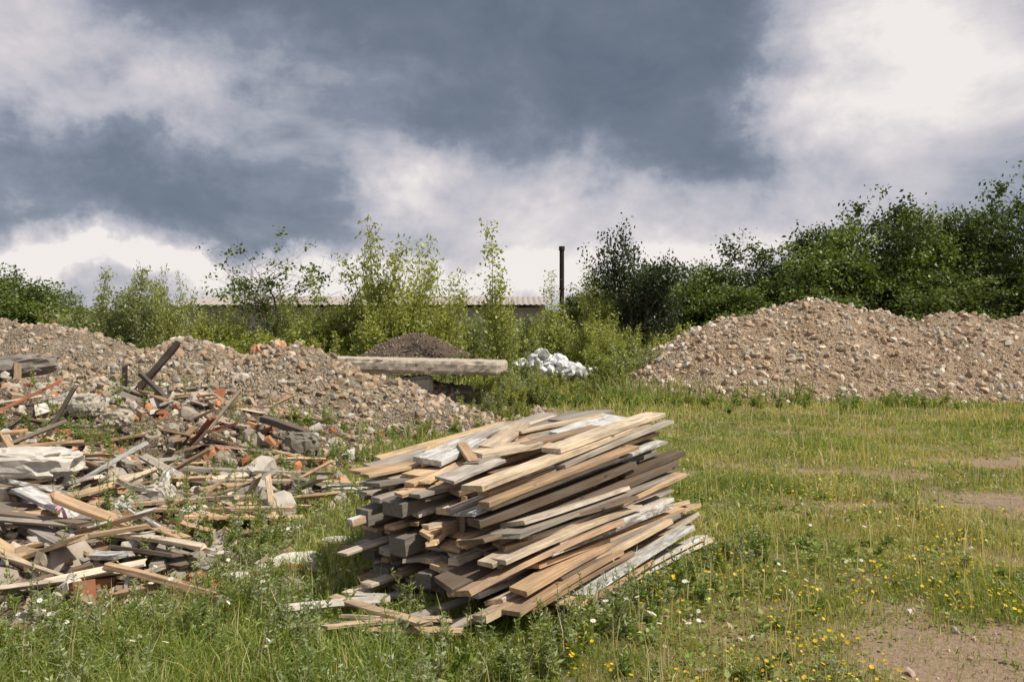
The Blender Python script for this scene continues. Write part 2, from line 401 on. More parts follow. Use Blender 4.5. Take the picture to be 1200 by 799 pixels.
for x, y in rsel(310, -11, -1, 4.4, 13.5):
    if rng.random() < .45: box(B, (x, y, surf(x, y)+rng.uniform(.0, .05)), (rng.uniform(.08, .25), .12, rng.uniform(.05, .07)), randrot(1)[0] if rng.random() < .5 else rotm(rng.uniform(0, 6), rng.normal(0, .2), rng.normal(0, .2)), 2, tuple(pick(BR, 1, .25)[0]), .12)
    else: chunk(B, (x, y, surf(x, y)+.02), rng.uniform(.03, .09), tuple(pick(BR, 1, .25)[0]), 2)
for x, y in rsel(400, -11, -1, 4.6, 13.5):
    s_ = rng.uniform(.035, .10)*(1.9 if rng.random() < .10 else 1)
    chunk(B, (x, y, surf(x, y)+s_*.25), s_, tuple(pick([(.42, .38, .33), (.50, .46, .41), (.34, .29, .235), (.30, .245, .19)], 1)[0]), 3)
for x, y in rsel(70, -11, -1, 4.8, 13):
    box(B, (x, y, surf(x, y)+.03), (rng.uniform(.12, .34), rng.uniform(.1, .25), rng.uniform(.03, .08)), rotm(rng.uniform(0, 6), rng.normal(0, .25), rng.normal(0, .3)), 3, tuple(pick([(.46, .42, .37), (.56, .52, .47), (.34, .30, .25)], 1)[0]), .25)
put('rubble_pile', B.build('rubble_pile', [M_rubble, M_stone, M_brick, M_conc]))

W = Buf()
GP = np.array([.11, .13, .16, .17, .14, .13, .09, .07])
for x, y in rsel(270, -6.5, -1.9, 4.7, 8.3, -.10):
    L = rng.uniform(.2, 1.0)
    h = surf(x, y)
    board(W, (x, y, h+rng.uniform(.0, .14)), L, rng.uniform(.03, .11), rng.uniform(.014, .035), rotm(rng.normal(.0, .9), rng.normal(0, .2), rng.normal(0, .4)), 1 if rng.random() < .12 else 0, wt(GP), rag=.03)
for x, y in rsel(110, -9, -2.5, 8.2, 12, 0):
    L = rng.uniform(.2, 1.1)
    board(W, (x, y, surf(x, y)+.05), L, rng.uniform(.04, .1), .025, rotm(rng.uniform(0, 6), rng.normal(0, .2), rng.normal(0, .3)), 0, wt(GP), rag=.03)
def stick(a, b_, w_, t_, tn, mt=0, roll=0.0):
    a = np.array(a, float); b_ = np.array(b_, float); d_ = b_-a; L = np.linalg.norm(d_)
    yaw = math.atan2(d_[1], d_[0]); pt = math.asin(d_[2]/L)
    board(W, (a+b_)/2, L, w_, t_, rotm(yaw, pt, roll), mt, tn, rag=.02)
dk = (.075, .055, .045)
stick((-5.35, 11.0, .6), (-4.62, 11.0, 1.45), .09, .08, dk); stick((-5.4, 11.1, .75), (-5.35, 11, 1.15), .07, .07, dk); stick((-5.1, 10.9, 1.05), (-4.6, 10.6, .72), .06, .05, dk)
stick((-3.75, 9.0, .15), (-3.1, 9.1, .95), .11, .03, (.6, .5, .4)); stick((-3.65, 9.1, .35), (-3.35, 8.9, .65), .08, .03, (.3, .1, .06)); stick((-3.7, 9.3, .4), (-3.2, 9.3, .55), .1, .03, (.28, .1, .07))
stick((-4.85, 8.1, .35), (-4.5, 8.2, 1.05), .05, .04, (.12, .09, .07)); stick((-5.3, 8, .75), (-4.75, 8.4, 1.1), .05, .03, (.42, .15, .07)); stick((-5.3, 7.8, .55), (-4.9, 7.6, .85), .08, .03, (.45, .18, .09))
stick((-3.75, 6.5, .16), (-1.75, 6.35, .20), .07, .03, (.56, .40, .26)); stick((-3.9, 6.1, .22), (-2.2, 6.7, .22), .07, .03, (.42, .3, .2)); stick((-3.0, 7.1, .1), (-2.15, 6.2, .32), .05, .03, (.5, .4, .3))
stick((-2.35, 7.0, .1), (-2.2, 6.9, .36), .06, .03, (.5, .38, .27)); stick((-2.15, 7.0, .34), (-1.95, 6.5, .08), .05, .03, (.52, .38, .26)); stick((-4.1, 7.0, .12), (-3.4, 7.4, .58), .09, .03, (.45, .44, .42), 1)
stick((-3.25, 5.2, .1), (-2.7, 4.95, .32), .14, .03, (.46, .34, .22)); stick((-3.3, 5.5, .25), (-2.7, 5.1, .14), .12, .03, (.3, .27, .24)); stick((-2.9, 5.3, .12), (-2.45, 5.0, .2), .13, .03, (.4, .38, .36), 1)
stick((-3.7, 6.0, .42), (-3.1, 5.7, .28), .14, .03, (.42, .4, .38), 1); stick((-3.6, 5.3, .3), (-3.0, 5.0, .12), .1, .03, (.5, .36, .22)); stick((-3.7, 5.6, .34), (-2.9, 5.4, .3), .08, .03, (.2, .14, .1))
stick((-3.2, 10.2, .5), (-2.5, 9.8, .35), .12, .08, (.12, .1, .08)); stick((-3.6, 8.0, .25), (-2.2, 8.2, .15), .10, .04, (.34, .3, .25)); stick((-3.1, 7.6, .18), (-1.4, 7.9, .1), .08, .03, (.48, .37, .26))
put('wood_debris_pile', W.build('wood_debris_pile', [M_wood, M_peel]))

def lump(name, x, y, z, dims, tint, seed, yaw=0, mat=M_conc):
    r = np.random.default_rng(seed); bv, bf = ico(3)
    Vv = np.sign(bv)*np.abs(bv)**.62
    q = np.round(bv*2.2)
    Vv = Vv*(1+.10*np.sin(q[:, :1]*5.1+q[:, 1:2]*3.7+q[:, 2:]*2.9+seed))*np.array(dims)/2
    Vv += .02*min(dims)*r.normal(size=(len(bv), 3))
    Bb = Buf(); Bb.add(Vv@rotm(yaw, r.normal(0, .1), r.normal(0, .1)).T, bf, tint, Vv); put(name, Bb.build(name, [mat]), (x, y, z))
lump('concrete_lump', -4.1, 6.75, .50, (.75, .55, .24), (.52, .48, .43), 1, .1)
lump('concrete_lump', -7.2, 11.2, 1.1, (1.5, .4, .3), (.26, .23, .2), 2, .15)
lump('boulder', -5.2, 9.7, .72, (.34, .3, .26), (.4, .36, .3), 3)
lump('boulder', -2.55, 9.6, .25, (.4, .35, .3), (.2, .18, .15), 4)
lump('boulder', -4.6, 9.3, .6, (.3, .25, .2), (.42, .37, .3), 5); lump('boulder', -3.1, 6.9, .2, (.3, .25, .18), (.45, .41, .36), 6)
for k_, (x, y, dx, yaw) in enumerate([(-1.5, 5.35, .42, .5), (-1.25, 5.9, .3, .2), (-2.05, 5.5, .25, -.4), (-1.75, 5.0, .18, .3), (-1.65, 7.9, .45, 0), (-1.75, 6.2, .25, .9)]):
    lump('plaster_scrap', x, y, .06, (dx, dx*.4, .06), (.60, .57, .52), 20+k_, yaw)
lump('brick_fragment', -1.98, 5.0, .06, (.11, .09, .07), (.42, .2, .12), 31, .4, M_brick)
T_ = Buf(); n_ = 14; u = np.linspace(0, 1, n_); cx = -3.35+.35*u; cy = 5.75-.35*u; cz = .42-.15*u+.03*np.sin(u*14)
Vv = np.concatenate([np.c_[cx, cy, cz], np.c_[cx+.02, cy+.03*np.sin(u*9)+.02, cz+.02*np.cos(u*11)]])
T_.add(Vv, np.array([(i, i+1, i+1+n_, i+n_) for i in range(n_-1)]), (.6, .33, .5)); put('plastic_tape', T_.build('plastic_tape', [M_petal]))

# ------------------------------------------------------------------ concrete slab on blocks
B = Buf()
R0 = rotm(-.05, -.02, -.02)
def slabbox(c, dims, R, tint, step=.06, rough=.006):
    nx, ny, nz = [max(2, int(d_/step)) for d_ in dims]
    import bmesh
    bm = bmesh.new()
    def face(o_, u_, v_, nu, nv):
        vs = [[bm.verts.new(np.array(o_)+np.array(u_)*i/nu+np.array(v_)*j/nv) for i in range(nu+1)] for j in range(nv+1)]
        for j in range(nv):
            for i in range(nu): bm.faces.new((vs[j][i], vs[j][i+1], vs[j+1][i+1], vs[j+1][i]))
    a, b_, d_ = dims; h = [-a/2, -b_/2, -d_/2]
    face(h, (a, 0, 0), (0, 0, d_), nx, nz); face((-a/2, b_/2, -d_/2), (0, 0, d_), (a, 0, 0), nz, nx)
    face(h, (0, 0, d_), (0, b_, 0), nz, ny); face((a/2, -b_/2, -d_/2), (0, b_, 0), (0, 0, d_), ny, nz)
    face((-a/2, -b_/2, d_/2), (a, 0, 0), (0, b_, 0), nx, ny); face(h, (0, b_, 0), (a, 0, 0), ny, nx)
    bmesh.ops.remove_doubles(bm, verts=bm.verts[:], dist=.0005)
    bm.verts.index_update()
    Vv = np.array([v.co[:] for v in bm.verts]); F = np.array([[v.index for v in f.verts] for f in bm.faces]); bm.free()
    on = np.abs(np.abs(Vv)-np.array(dims)/2) < 1e-4; ed = on.sum(1) >= 2
    w_ = fbm(Vv[:, 0]*4+Vv[:, 2], Vv[:, 1]*4, 3, 7)**2*.12
    Vv[ed] -= (np.sign(Vv)*on*w_[:, None])[ed]
    Vv += rng.normal(0, rough, Vv.shape)
    B.add(Vv@R.T+np.asarray(c), F, tint, Vv)
slabbox((-2.1, 15.9, .96), (3.9, 2.7, .25), R0, (.40, .345, .28))
slabbox((-1.8, 15.0, .62), (.6, .5, .34), rotm(.1, .05), (.46, .43, .38), rough=.008)
slabbox((-1.15, 15.4, .40), (.7, .5, .35), rotm(.5, .05), (.16, .14, .12), rough=.012)
slabbox((-3.2, 15.4, .38), (.6, .6, .9), rotm(-.1), (.36, .34, .3))
put('concrete_slab', B.build('concrete_slab', [M_conc]))
B = Buf()
for k_ in range(130):
    x = rng.normal(1.15, .6); y = rng.normal(22.5, .4); r = max(0, 1-abs(x-.8)/1.4)
    chunk(B, (x, y, .35+.6*r*rng.random()+.1), rng.uniform(.06, .2), tuple(pick([(.74, .74, .74), (.55, .55, .54), (.65, .65, .65)], 1)[0]), 0)
put('white_rubble_heap', B.build('white_rubble_heap', [M_conc]))
B = Buf()
n_ = 260; x = rng.normal(-6.2, 1.0, n_); y = rng.normal(20.8, .5, n_); zc = .3+.98*np.exp(-((x+6.2)/1.3)**2)*rng.random(n_)
stones(B, np.c_[x, y, zc], rng.uniform(.07, .2, n_), pick([(.5, .27, .16), (.48, .36, .27), (.42, .2, .12), (.5, .46, .4)], n_), ICO1)
put('brick_rubble_heap', B.build('brick_rubble_heap', [M_brick]))

# ------------------------------------------------------------------ long low shed + chimney pipe
shed = bpy.data.objects.new('long_shed', None); sc.collection.objects.link(shed)
B = Buf(); x0, x1, y0, y1 = -21, 2.1, 50, 60
box(B, ((x0+x1)/2, 55, 1.6), (x1-x0, 9.6, 3.2), rotm(0), 0, (.34, .32, .29), 0)
put('walls', B.build('walls', [M_conc]), parent=shed)
B = Buf(); xx = np.arange(x0-.4, x1+.4, .09); zc = .03*np.sin(xx/.18*2*math.pi/2)
rows = [(49.4, 3.35), (55, 4.1), (60.6, 3.35)]
Vv = np.concatenate([np.c_[xx, np.full(len(xx), yy), zz+zc] for yy, zz in rows]); B.add(Vv, grid_faces(len(xx), 3), (.36, .32, .29))
put('corrugated_roof', B.build('roof', [M_conc]), parent=shed)

def tubes(buf, segs, mat=0, tint=(.2, .17, .14), k=6):
    P0 = np.array([s[0] for s in segs], float); P1 = np.array([s[1] for s in segs], float)
    r0 = np.array([s[2] for s in segs]); r1 = np.array([s[3] for s in segs])
    d_ = P1-P0; d_ /= np.linalg.norm(d_, axis=1)[:, None]+1e-9
    up = np.where(np.abs(d_[:, 2:3]) > .9, np.array([[1., 0, 0]]), np.array([[0, 0, 1.]]))
    a = np.cross(d_, up); a /= np.linalg.norm(a, axis=1)[:, None]; b_ = np.cross(d_, a)
    an = np.arange(k)/k*2*math.pi
    ring = a[:, None]*np.cos(an)[None, :, None]+b_[:, None]*np.sin(an)[None, :, None]
    V0 = P0[:, None]+ring*r0[:, None, None]; V1 = P1[:, None]+ring*r1[:, None, None]
    Vv = np.concatenate([V0, V1], 1); n = len(segs)
    j = np.arange(k); f = np.c_[j, (j+1) % k, (j+1) % k+k, j+k]
    F = f[None]+(np.arange(n)*2*k)[:, None, None]
    buf.add(Vv.reshape(-1, 3), F.reshape(-1, 4), tint, None, mat)
B = Buf(); tubes(B, [((3.0, 48, 0), (3.0, 48, 6.7), .15, .14), ((3.0, 48, 6.55), (3.0, 48, 6.8), .18, .18), ((3.0, 48, 4.2), (3.0, 48, 4.3), .18, .18)], k=14, tint=(.035, .028, .026))
put('metal_chimney_pipe', B.build('metal_chimney_pipe', [M_bark]))

# ------------------------------------------------------------------ vegetation
def leaves(buf, P, size, tint, mat=1, asp=.5, up=.3, D=None):
    n = len(P)
    if D is None:
        D = rng.normal(size=(n, 3)); D[:, 2] -= .2
    D = D/np.linalg.norm(D, axis=1)[:, None]
    nr = rng.normal(size=(n, 3)); nr[:, 2] += up*3
    sd = np.cross(D, nr); sd /= np.linalg.norm(sd, axis=1)[:, None]+1e-9
    s = np.asarray(size).reshape(-1, 1)*np.ones((n, 1))
    Vv = np.stack([P-D*s*.5, P+sd*s*asp*.5, P+D*s*.5, P-sd*s*asp*.5], 1)
    F = np.arange(n*4).reshape(n, 4)
    buf.add(Vv.reshape(-1, 3), F, np.repeat(tint, 4, 0), None, mat)
def unit(v): return v/np.linalg.norm(v)
def make_tree(seed, H, spread, nl, lsize, c1, c2, lean=0, upb=.5, density=1.0, sig=.05):
    r = np.random.default_rng(seed); segs = []; tips = []
    def grow(p, d_, L, rad, dep):
        n = 4 if dep < 2 else 3
        for i in range(n):
            d_ = unit(d_+r.normal(0, .13, 3)+np.array([0, 0, .06*upb]))
            q = p+d_*L/n; r1 = rad*(1-.16*(i+1)/n*2)
            segs.append((p, q, rad, max(r1, .004))); p = q; rad = r1
            if dep >= 2: tips.append(p)
            if dep < 3 and (i > 0 or dep > 0):
                for _ in range(2 if dep < 2 else 1):
                    ax = r.normal(0, 1, 3); ax[2] = abs(ax[2])*.3*upb
                    nd = unit(d_*.75*upb+unit(ax)*spread)
                    grow(p, nd, L*r.uniform(.5, .72), rad*.6, dep+1)
        if dep < 3: grow(p, d_, L*.6, rad*.8, dep+1)
        else: tips.append(p+d_*.1)
    grow(np.zeros(3), unit(np.array([lean, 0, 1.])), H*.42, H*.022, 0)
    tips = np.array(tips); sc_ = H/max(tips[:, 2].max(), .1)
    segs = [(a*sc_, b*sc_, c, d_) for a, b, c, d_ in segs]; tips = tips*sc_
    Bf = Buf(); tubes(Bf, segs, 0, (.12, .10, .08), 4)
    keep = tips[r.random(len(tips)) < density]
    keep = keep[keep[:, 2] > H*.08]
    idx = r.integers(0, len(keep), nl); P = keep[idx]+r.normal(0, sig*H, (nl, 3))*np.array([1, 1, .7])
    cl = r.random(len(keep))[idx]; cl = .65*cl+.35*r.random(nl)
    T = np.array(c1)*(1-cl[:, None])+np.array(c2)*cl[:, None]
    leaves(Bf, P, lsize*r.uniform(.6, 1.3, nl), T, 1, .65, .5)
    return Bf.build('tree', [M_bark, M_tleaf])
def make_shrub(seed, H, Wd, nst, nl, lsize, c1, c2, asp=.35, bare=.2, side=True):
    r = np.random.default_rng(seed); segs = []; P = []; D = []; C = []
    for i in range(nst):
        p = np.array([r.normal(0, Wd*.12), r.normal(0, Wd*.12), 0.]); d_ = unit(np.array([r.normal(0, Wd/H*.42), r.normal(0, Wd/H*.42), 1.]))
        L = H*r.uniform(.5, 1.0); n = 8; rad = .006*H; cc = r.random()
        for j in range(n):
            d_ = unit(d_+r.normal(0, .07, 3)+np.array([0, 0, .05])); q = p+d_*L/n
            segs.append((p, q, rad*(1-j/n*.85), rad*(1-(j+1)/n*.85)))
            m_ = int(nl/nst/n)
            if j/n >= bare:
                t = r.random(m_)[:, None]; sp_ = .09*H*(1-.75*j/n)
                P.append(p+(q-p)*t+r.normal(0, sp_, (m_, 3))*np.array([1, 1, .8])); D.append(r.normal(0, .9, (m_, 3))+d_*.6); C.append(np.full(m_, cc)*.6+.4*r.random(m_))
                if side and r.random() < .6:
                    sd = unit(d_+r.normal(0, .6, 3)); e = q+sd*L*.2*(1-j/n*.6); segs.append((q, e, rad*.4, rad*.12))
                    P.append(q+(e-q)*r.random(m_)[:, None]+r.normal(0, .03*H, (m_, 3))); D.append(r.normal(0, .9, (m_, 3))+sd*.6); C.append(np.full(m_, cc)*.6+.4*r.random(m_))
            p = q
    Bf = Buf(); tubes(Bf, segs, 0, (.16, .14, .09), 3)
    P = np.concatenate(P); D = np.concatenate(D); C = np.concatenate(C)[:, None]
    k = P[:, 2] > .02; P, D, C = P[k], D[k], C[k]
    leaves(Bf, P, lsize*r.uniform(.6, 1.3, len(P)), np.array(c1)*(1-C)+np.array(c2)*C, 1, asp, .4, D=D)
    return Bf.build('shrub', [M_bark, M_leaf])

DK1, DK2 = (.035, .055, .018), (.10, .14, .038)
MD1, MD2 = (.06, .092, .022), (.16, .205, .05)
YG1, YG2 = (.14, .165, .04), (.30, .315, .09)
SG1, SG2 = (.12, .145, .065), (.26, .28, .135)
trees = [make_tree(1, 6, .9, 15000, .15, DK1, DK2, density=.32, sig=.036), make_tree(2, 6, .8, 15000, .15, MD1, MD2, density=.32, sig=.038),
         make_tree(3, 6, 1.0, 15000, .15, DK1, MD2, density=.28, sig=.036), make_tree(4, 6, .75, 14000, .15, MD1, MD2, upb=.9, density=.35, sig=.038)]
sparse = make_tree(8, 5, .8, 1700, .14, MD1, MD2, density=.10, lean=.2, sig=.03)
darkt = make_tree(5, 5, .75, 9000, .13, (.022, .036, .016), (.06, .085, .032), upb=.8, density=.5, sig=.035)
will = [make_shrub(11, 4, 3.0, 26, 8500, .15, YG1, YG2, bare=.1), make_shrub(12, 4, 3.4, 24, 8500, .15, SG1, SG2, bare=.05), make_shrub(13, 4, 2.2, 14, 4500, .14, YG1, YG2, bare=.1)]
bush = [make_shrub(14, 2, 3.2, 34, 8000, .11, YG1, YG2, asp=.55, bare=.0), make_shrub(15, 2, 3.2, 34, 8000, .11, MD1, YG2, asp=.55, bare=.0), make_shrub(16, 2, 3.0, 30, 8000, .11, SG1, SG2, asp=.45, bare=.0)]
popl = make_shrub(17, 4.2, .7, 3, 1500, .10, MD1, YG2, asp=.6, bare=.05)
def tr(x, y, h, k, rz=None, wide=1.0, name='deciduous_tree'):
    s = h/6; put(name, trees[k], (x, y, -.05), rng.uniform(0, 6) if rz is None else rz, (s*wide, s*wide, s))
for x, y, h, k, w_ in [(8.6, 36, 4.9, 1, 1.2), (11.0, 36, 6.0, 0, 1.1), (12.9, 35, 6.6, 1, 1.0), (15.3, 36, 8.0, 0, .95), (17.4, 35.5, 7.1, 3, 1.0), (19.2, 37, 6.8, 2, 1.0), (21.4, 35.5, 8.9, 0, .85), (23.6, 36, 7.3, 2, 1.0), (26, 34, 7.0, 3, 1.1), (29, 37, 7.5, 0, 1.1), (32, 36, 7.0, 1, 1.2), (21.5, 32, 4.4, 3, 1.4), (16, 33, 4.4, 1, 1.4), (12.5, 33, 4.0, 3, 1.5), (9.3, 33, 3.5, 3, 1.5), (18.8, 32.5, 4.4, 2, 1.4), (24.5, 31.5, 4.6, 1, 1.4), (13.9, 34.5, 5.6, 2, 1.1),
                         (36, 38, 7, 2, 1.2), (-19, 33, 4.0, 1, 1.4), (-21, 34, 4.4, 0, 1.3), (-23.5, 34, 4.5, 2, 1.3), (-27, 35, 4.5, 1, 1.2), (-17, 36, 3.3, 3, 1.3), (6.8, 38, 4.8, 3, 1.3), (5.0, 40, 4.6, 1, 1.2)]:
    tr(x, y, h, k, wide=w_)
put('dark_tree', darkt, (4.1, 27.5, 0), 1.0, (.8, .8, 1.06)); put('dark_tree', darkt, (5.1, 28.5, 0), 3.0, (.7, .7, .76))
put('half_dead_tree', sparse, (-8.9, 30.5, 0), .3, 1.03)
def wl(x, y, h, k, w_=1): put('willow_shrub', will[k], (x, y, -.03), rng.uniform(0, 6), (h/4*w_, h/4*w_, h/4))
for x, y, h, k, w_ in [(-4.2, 25.5, 4.9, 2, 1), (-3.0, 25, 4.4, 2, .9), (-5.2, 26, 3.8, 0, 1), (-3.7, 24, 3.3, 0, 1), (-2.0, 25, 3.4, 2, 1), (-13.2, 26.5, 3.7, 1, 1), (-12.0, 26, 3.2, 1, 1), (-9.6, 22.5, 3.3, 2, .6), (2.6, 26, 2.8, 0, 1), (3.2, 29, 3.8, 2, 1), (-6.8, 27, 3.1, 0, 1), (-8, 29, 3.0, 1, 1), (1.6, 28, 2.8, 0, 1), (-15.5, 28, 2.9, 0, 1), (2.9, 24, 2.2, 0, .9), (-.8, 27, 2.6, 1, 1), (.4, 29, 2.6, 0, 1), (-10.5, 28, 2.9, 0, 1.1)]:
    wl(x, y, h, k, w_)
put('poplar_sapling', popl, (-.3, 20.8, 0), 0, 1.02); put('poplar_sapling', popl, (1.0, 25, 0), 2, .8); put('poplar_sapling', popl, (-.05, 20.2, 0), 4, .55)
for x in np.arange(-24, 8, 1.3):
    for y in (23.5, 27.5, 31):
        xx_ = x+rng.uniform(-.6, .6); yy_ = y+rng.uniform(-1, 1)
        if y < 25 and -4.6 < xx_ < 2.4: continue
        s = rng.uniform(.75, 1.15)*(1.1 if y > 25 else .8)
        put('bush', bush[rng.integers(3)], (xx_, yy_, -.05), rng.uniform(0, 6), (s*1.1, s*1.1, s*.95))
for x, y, s in [(-6.5, 18.6, .6), (-8, 19.5, .65), (-4.6, 19.5, .6), (-10.5, 21, .75), (-5.3, 18.2, .6), (-.6, 18.5, .5), (.7, 19.3, .42), (2.6, 20.5, .55), (3.4, 21.8, .7), (.15, 17.0, .42), (4, 25.5, .9), (5.5, 27, .9), (7.5, 29, .8), (-3.9, 18.4, .5), (-7.2, 17.9, .6), (1.9, 20.6, .25), (3.2, 22.8, .65), (-.1, 21.8, .6), (-1.2, 20.6, .6), (-8.9, 18.9, .6), (-12.6, 22.5, .8), (-.45, 14.7, .32), (-.1, 15.6, .36), (-.85, 14.2, .24), (.5, 17.2, .3), (1.6, 18.9, .28), (-2.2, 19, .55), (-1.15, 14.4, .16), (-.2, 14.2, .2), (1.0, 17.8, .22), (2.1, 18.9, .3), (.2, 14.9, .18)]:
    put('bush', bush[rng.integers(3)], (x, y, -.03), rng.uniform(0, 6), (s*.9, s*.9, s))
B = Buf(); n_ = 45000; x = rng.uniform(-95, 110, n_); y = rng.uniform(66, 76, n_)
top_ = 2.6+2.2*fbm(x*.18, x*0, 4, 91)+np.where(x > 10, 2, 0); z_ = top_*rng.random(n_)**.7
cl = rng.random(n_)[:, None]
leaves(B, np.c_[x, y, z_], rng.uniform(.3, .7, n_), np.array(MD1)*(1-cl)+np.array(MD2)*cl, 0, .8)
put('distant_treeline', B.build('distant_treeline', [M_tleaf]))

# ------------------------------------------------------------------ grass
def blades(buf, x, y, z, h, w, lean, T, mat=0):
    n = len(x); a = rng.uniform(0, 2*math.pi, n); la = rng.uniform(0, 2*math.pi, n)
    sd = np.c_[np.cos(a), np.sin(a), np.zeros(n)]*w[:, None]*.5
    ld = np.c_[np.cos(la), np.sin(la), np.zeros(n)]*(lean*h)[:, None]
    P = np.c_[x, y, z]; up = np.c_[np.zeros(n), np.zeros(n), h]
    Vv = np.stack([P-sd, P+sd, P+sd*.8+up*.55+ld*.3, P-sd*.8+up*.55+ld*.3, P+up*(1-.3*lean[:, None])+ld], 1)
    b_ = (np.arange(n)*5)[:, None]
    buf.add(Vv.reshape(-1, 3), [b_+np.array([[0, 1, 2, 3]]), b_+np.array([[3, 2, 4]])], np.repeat(T, 5, 0), None, mat)
GT = np.array([(.135, .19, .035), (.20, .24, .05), (.28, .28, .08), (.42, .34, .19), (.095, .145, .03)])
def field(n, y0, y1, hmul, wmul, pw=1.0, dthr=.93):
    t = rng.random(n)**pw; y = y0+(y1-y0)*t
    half = y*.80+.8; x = rng.uniform(-1, 1, n)*half
    m_ = allm(x, y); dd = dirtmask(x, y)
    keep = (m_ < .02) & (rng.random(n) > dd*dthr)
    x, y, dd = x[keep], y[keep], dd[keep]; n = len(x)
    tall = fbm(x*1.1, y*1.1, 3, 55); leftb = sstep(.6, -.8, x)*sstep(9, 5, y)
    h = (.03+.15*tall**2+.12*leftb*tall+.18*sstep(16, 20, y))*rng.uniform(.4, 1.7, n)*hmul*(1-.6*dd)
    gg = fbm(x*.9, y*.9, 4, 61); dry = np.clip(sstep(.38, .68, gg)*.6*(x > -.5)+.10+dd*.6, 0, .85)
    r = rng.random(n); idx = np.where(r < dry, np.where(rng.random(n) < .45, 3, 2), rng.choice([0, 1, 4, 2], n, p=[.35, .34, .2, .11]))
    T = GT[idx]*rng.uniform(.75, 1.2, (n, 1))*(.75+.5*fbm(x*1.7, y*1.7, 3, 62))[:, None]
    return x, y, h, T, wmul
B = Buf()
for args in [(150000, 2.6, 6.5, 1.0, .0045, .85), (150000, 6.5, 13, 1.1, .008, .9), (120000, 13, 27, 1.2, .016, 1.0)]:
    x, y, h, T, wm = field(*args)
    blades(B, x, y, gh(x, y)-.005, h, np.full(len(x), wm)*rng.uniform(.6, 1.4, len(x)), rng.uniform(.1, .9, len(x)), T)
n_ = 90000; y = 2.8+11*rng.random(n_)**1.2; x = rng.uniform(-1, 1, n_)*(y*.8+.6)
k = (allm(x, y) < .0) & (rng.random(n_) > dirtmask(x, y)*1.2) & (rng.random(n_) < sstep(.40, .6, fbm(x*2.3, y*2.3, 3, 66))+.15)
x, y = x[k], y[k]; n_ = len(x)
D = rng.normal(size=(n_, 3)); D[:, 2] = np.abs(D[:, 2])*.5
leaves(B, np.c_[x, y, gh(x, y)+rng.uniform(.01, .07, n_)], rng.uniform(.015, .04, n_)*(1+.06*y), pick([(.115, .175, .03), (.17, .225, .05), (.24, .26, .085)], n_), 0, .55, 1.0, D)
n_ = 2600; y = 2.9+14*rng.random(n_)**1.3; x = rng.uniform(-1, 1, n_)*(y*.75)
k = (allm(x, y) < -.02) & (dirtmask(x, y) < .5); x, y = x[k], y[k]
blades(B, x, y, gh(x, y), rng.uniform(.14, .34, len(x)), .003+.0009*y, rng.uniform(.05, .35, len(x)), pick([(.45, .37, .22), (.36, .33, .16)], len(x)))
put('grass', B.build('grass', [M_grass]))
B = Buf(); n_ = 60000; y = rng.uniform(18, 34, n_); x = rng.uniform(-24, 7, n_)
k = (allm(x, y) < .3) & ~((x > .2) & (x < 2) & (y < 22.3)); x, y = x[k], y[k]
blades(B, x, y, y*0, rng.uniform(.2, .75, len(x))*(.5+fbm(x*.6, y*.6, 3, 9)), rng.uniform(.012, .035, len(x)), rng.uniform(.05, .5, len(x)), pick([(.17, .21, .055), (.26, .27, .10), (.34, .31, .16), (.12, .155, .04)], len(x)))
put('meadow_grass', B.build('meadow_grass', [M_grass]))

# ------------------------------------------------------------------ weeds
B = Buf(); segs = []; LP = []; LD = []; LT = []; LS = []
def weed(x, y, H, kind, big=1.0):
    z0 = max(float(gh(np.array([x]), np.array([y]))[0]), float(hB(np.array([x]), np.array([y]))[0])) if x < -1.5 else float(gh(np.array([x]), np.array([y]))[0])
    base = {0: (.24, .275, .15), 1: (.13, .19, .04), 2: (.21, .25, .065)}[kind]
    for s_ in range(rng.integers(1, 4)):
        p = np.array([x+rng.normal(0, .015), y+rng.normal(0, .015), z0]); d_ = unit(np.array([rng.normal(0, .2), rng.normal(0, .2), 1.])); n = 7; hh = H*rng.uniform(.6, 1)
        for j in range(n):
            d_ = unit(d_+rng.normal(0, .06, 3)); q = p+d_*hh/n; segs.append((p, q, .0022, .0018))
            for _ in range(rng.integers(5, 9)):
                t = rng.random(); a = rng.uniform(0, 6.28); dd = unit(np.array([math.cos(a), math.sin(a), rng.uniform(.1, .9)])); L = rng.uniform(.02, .05)*(1.15-.7*j/n)*big
                LP.append(p+(q-p)*t+dd*L*.5); LD.append(dd); LS.append(L); LT.append(np.array(base)*rng.uniform(.7, 1.25))
            p = q
def ok(x, y):
    s = (x-C0[0])*lx+(y-C0[1])*ly; p = (x-C0[0])*px_+(y-C0[1])*py_
    return not (-1.15 < s < 1.2 and -.65 < p < .75)
cnt = 0
while cnt < 420:
    y = rng.uniform(3.1, 6.2); x = rng.uniform(-.75*y, .35)
    if not ok(x, y) or (y > 4.6 and x < -1.9): continue
    if fbm(np.array([x*1.5]), np.array([y*1.5]), 3, 88)[0] < .42: continue
    weed(x, y, rng.uniform(.10, .36), int(rng.choice([0, 1, 2], p=[.5, .15, .35]))); cnt += 1
for k_ in range(90):
    s_ = rng.uniform(-1.5, 1.4); p_ = -.88-abs(rng.normal(0, .12)); v = sp(s_, p_, 0); weed(v[0], v[1], rng.uniform(.12, .38), int(rng.choice([1, 2, 0])))
k_ = 0
while k_ < 160:
    y = rng.uniform(3.2, 8); x = rng.uniform(.5, .68*y)
    if ok(x, y) and dirtmask(np.array([x]), np.array([y]))[0] < .3: weed(x, y, rng.uniform(.05, .14), int(rng.choice([0, 1, 2]))); k_ += 1
for k_ in range(190):
    y = rng.uniform(5.2, 12.5); x = rng.uniform(-.6*y, -.8)
    if ok(x, y): weed(x, y, rng.uniform(.15, .5), int(rng.choice([0, 1, 2])))
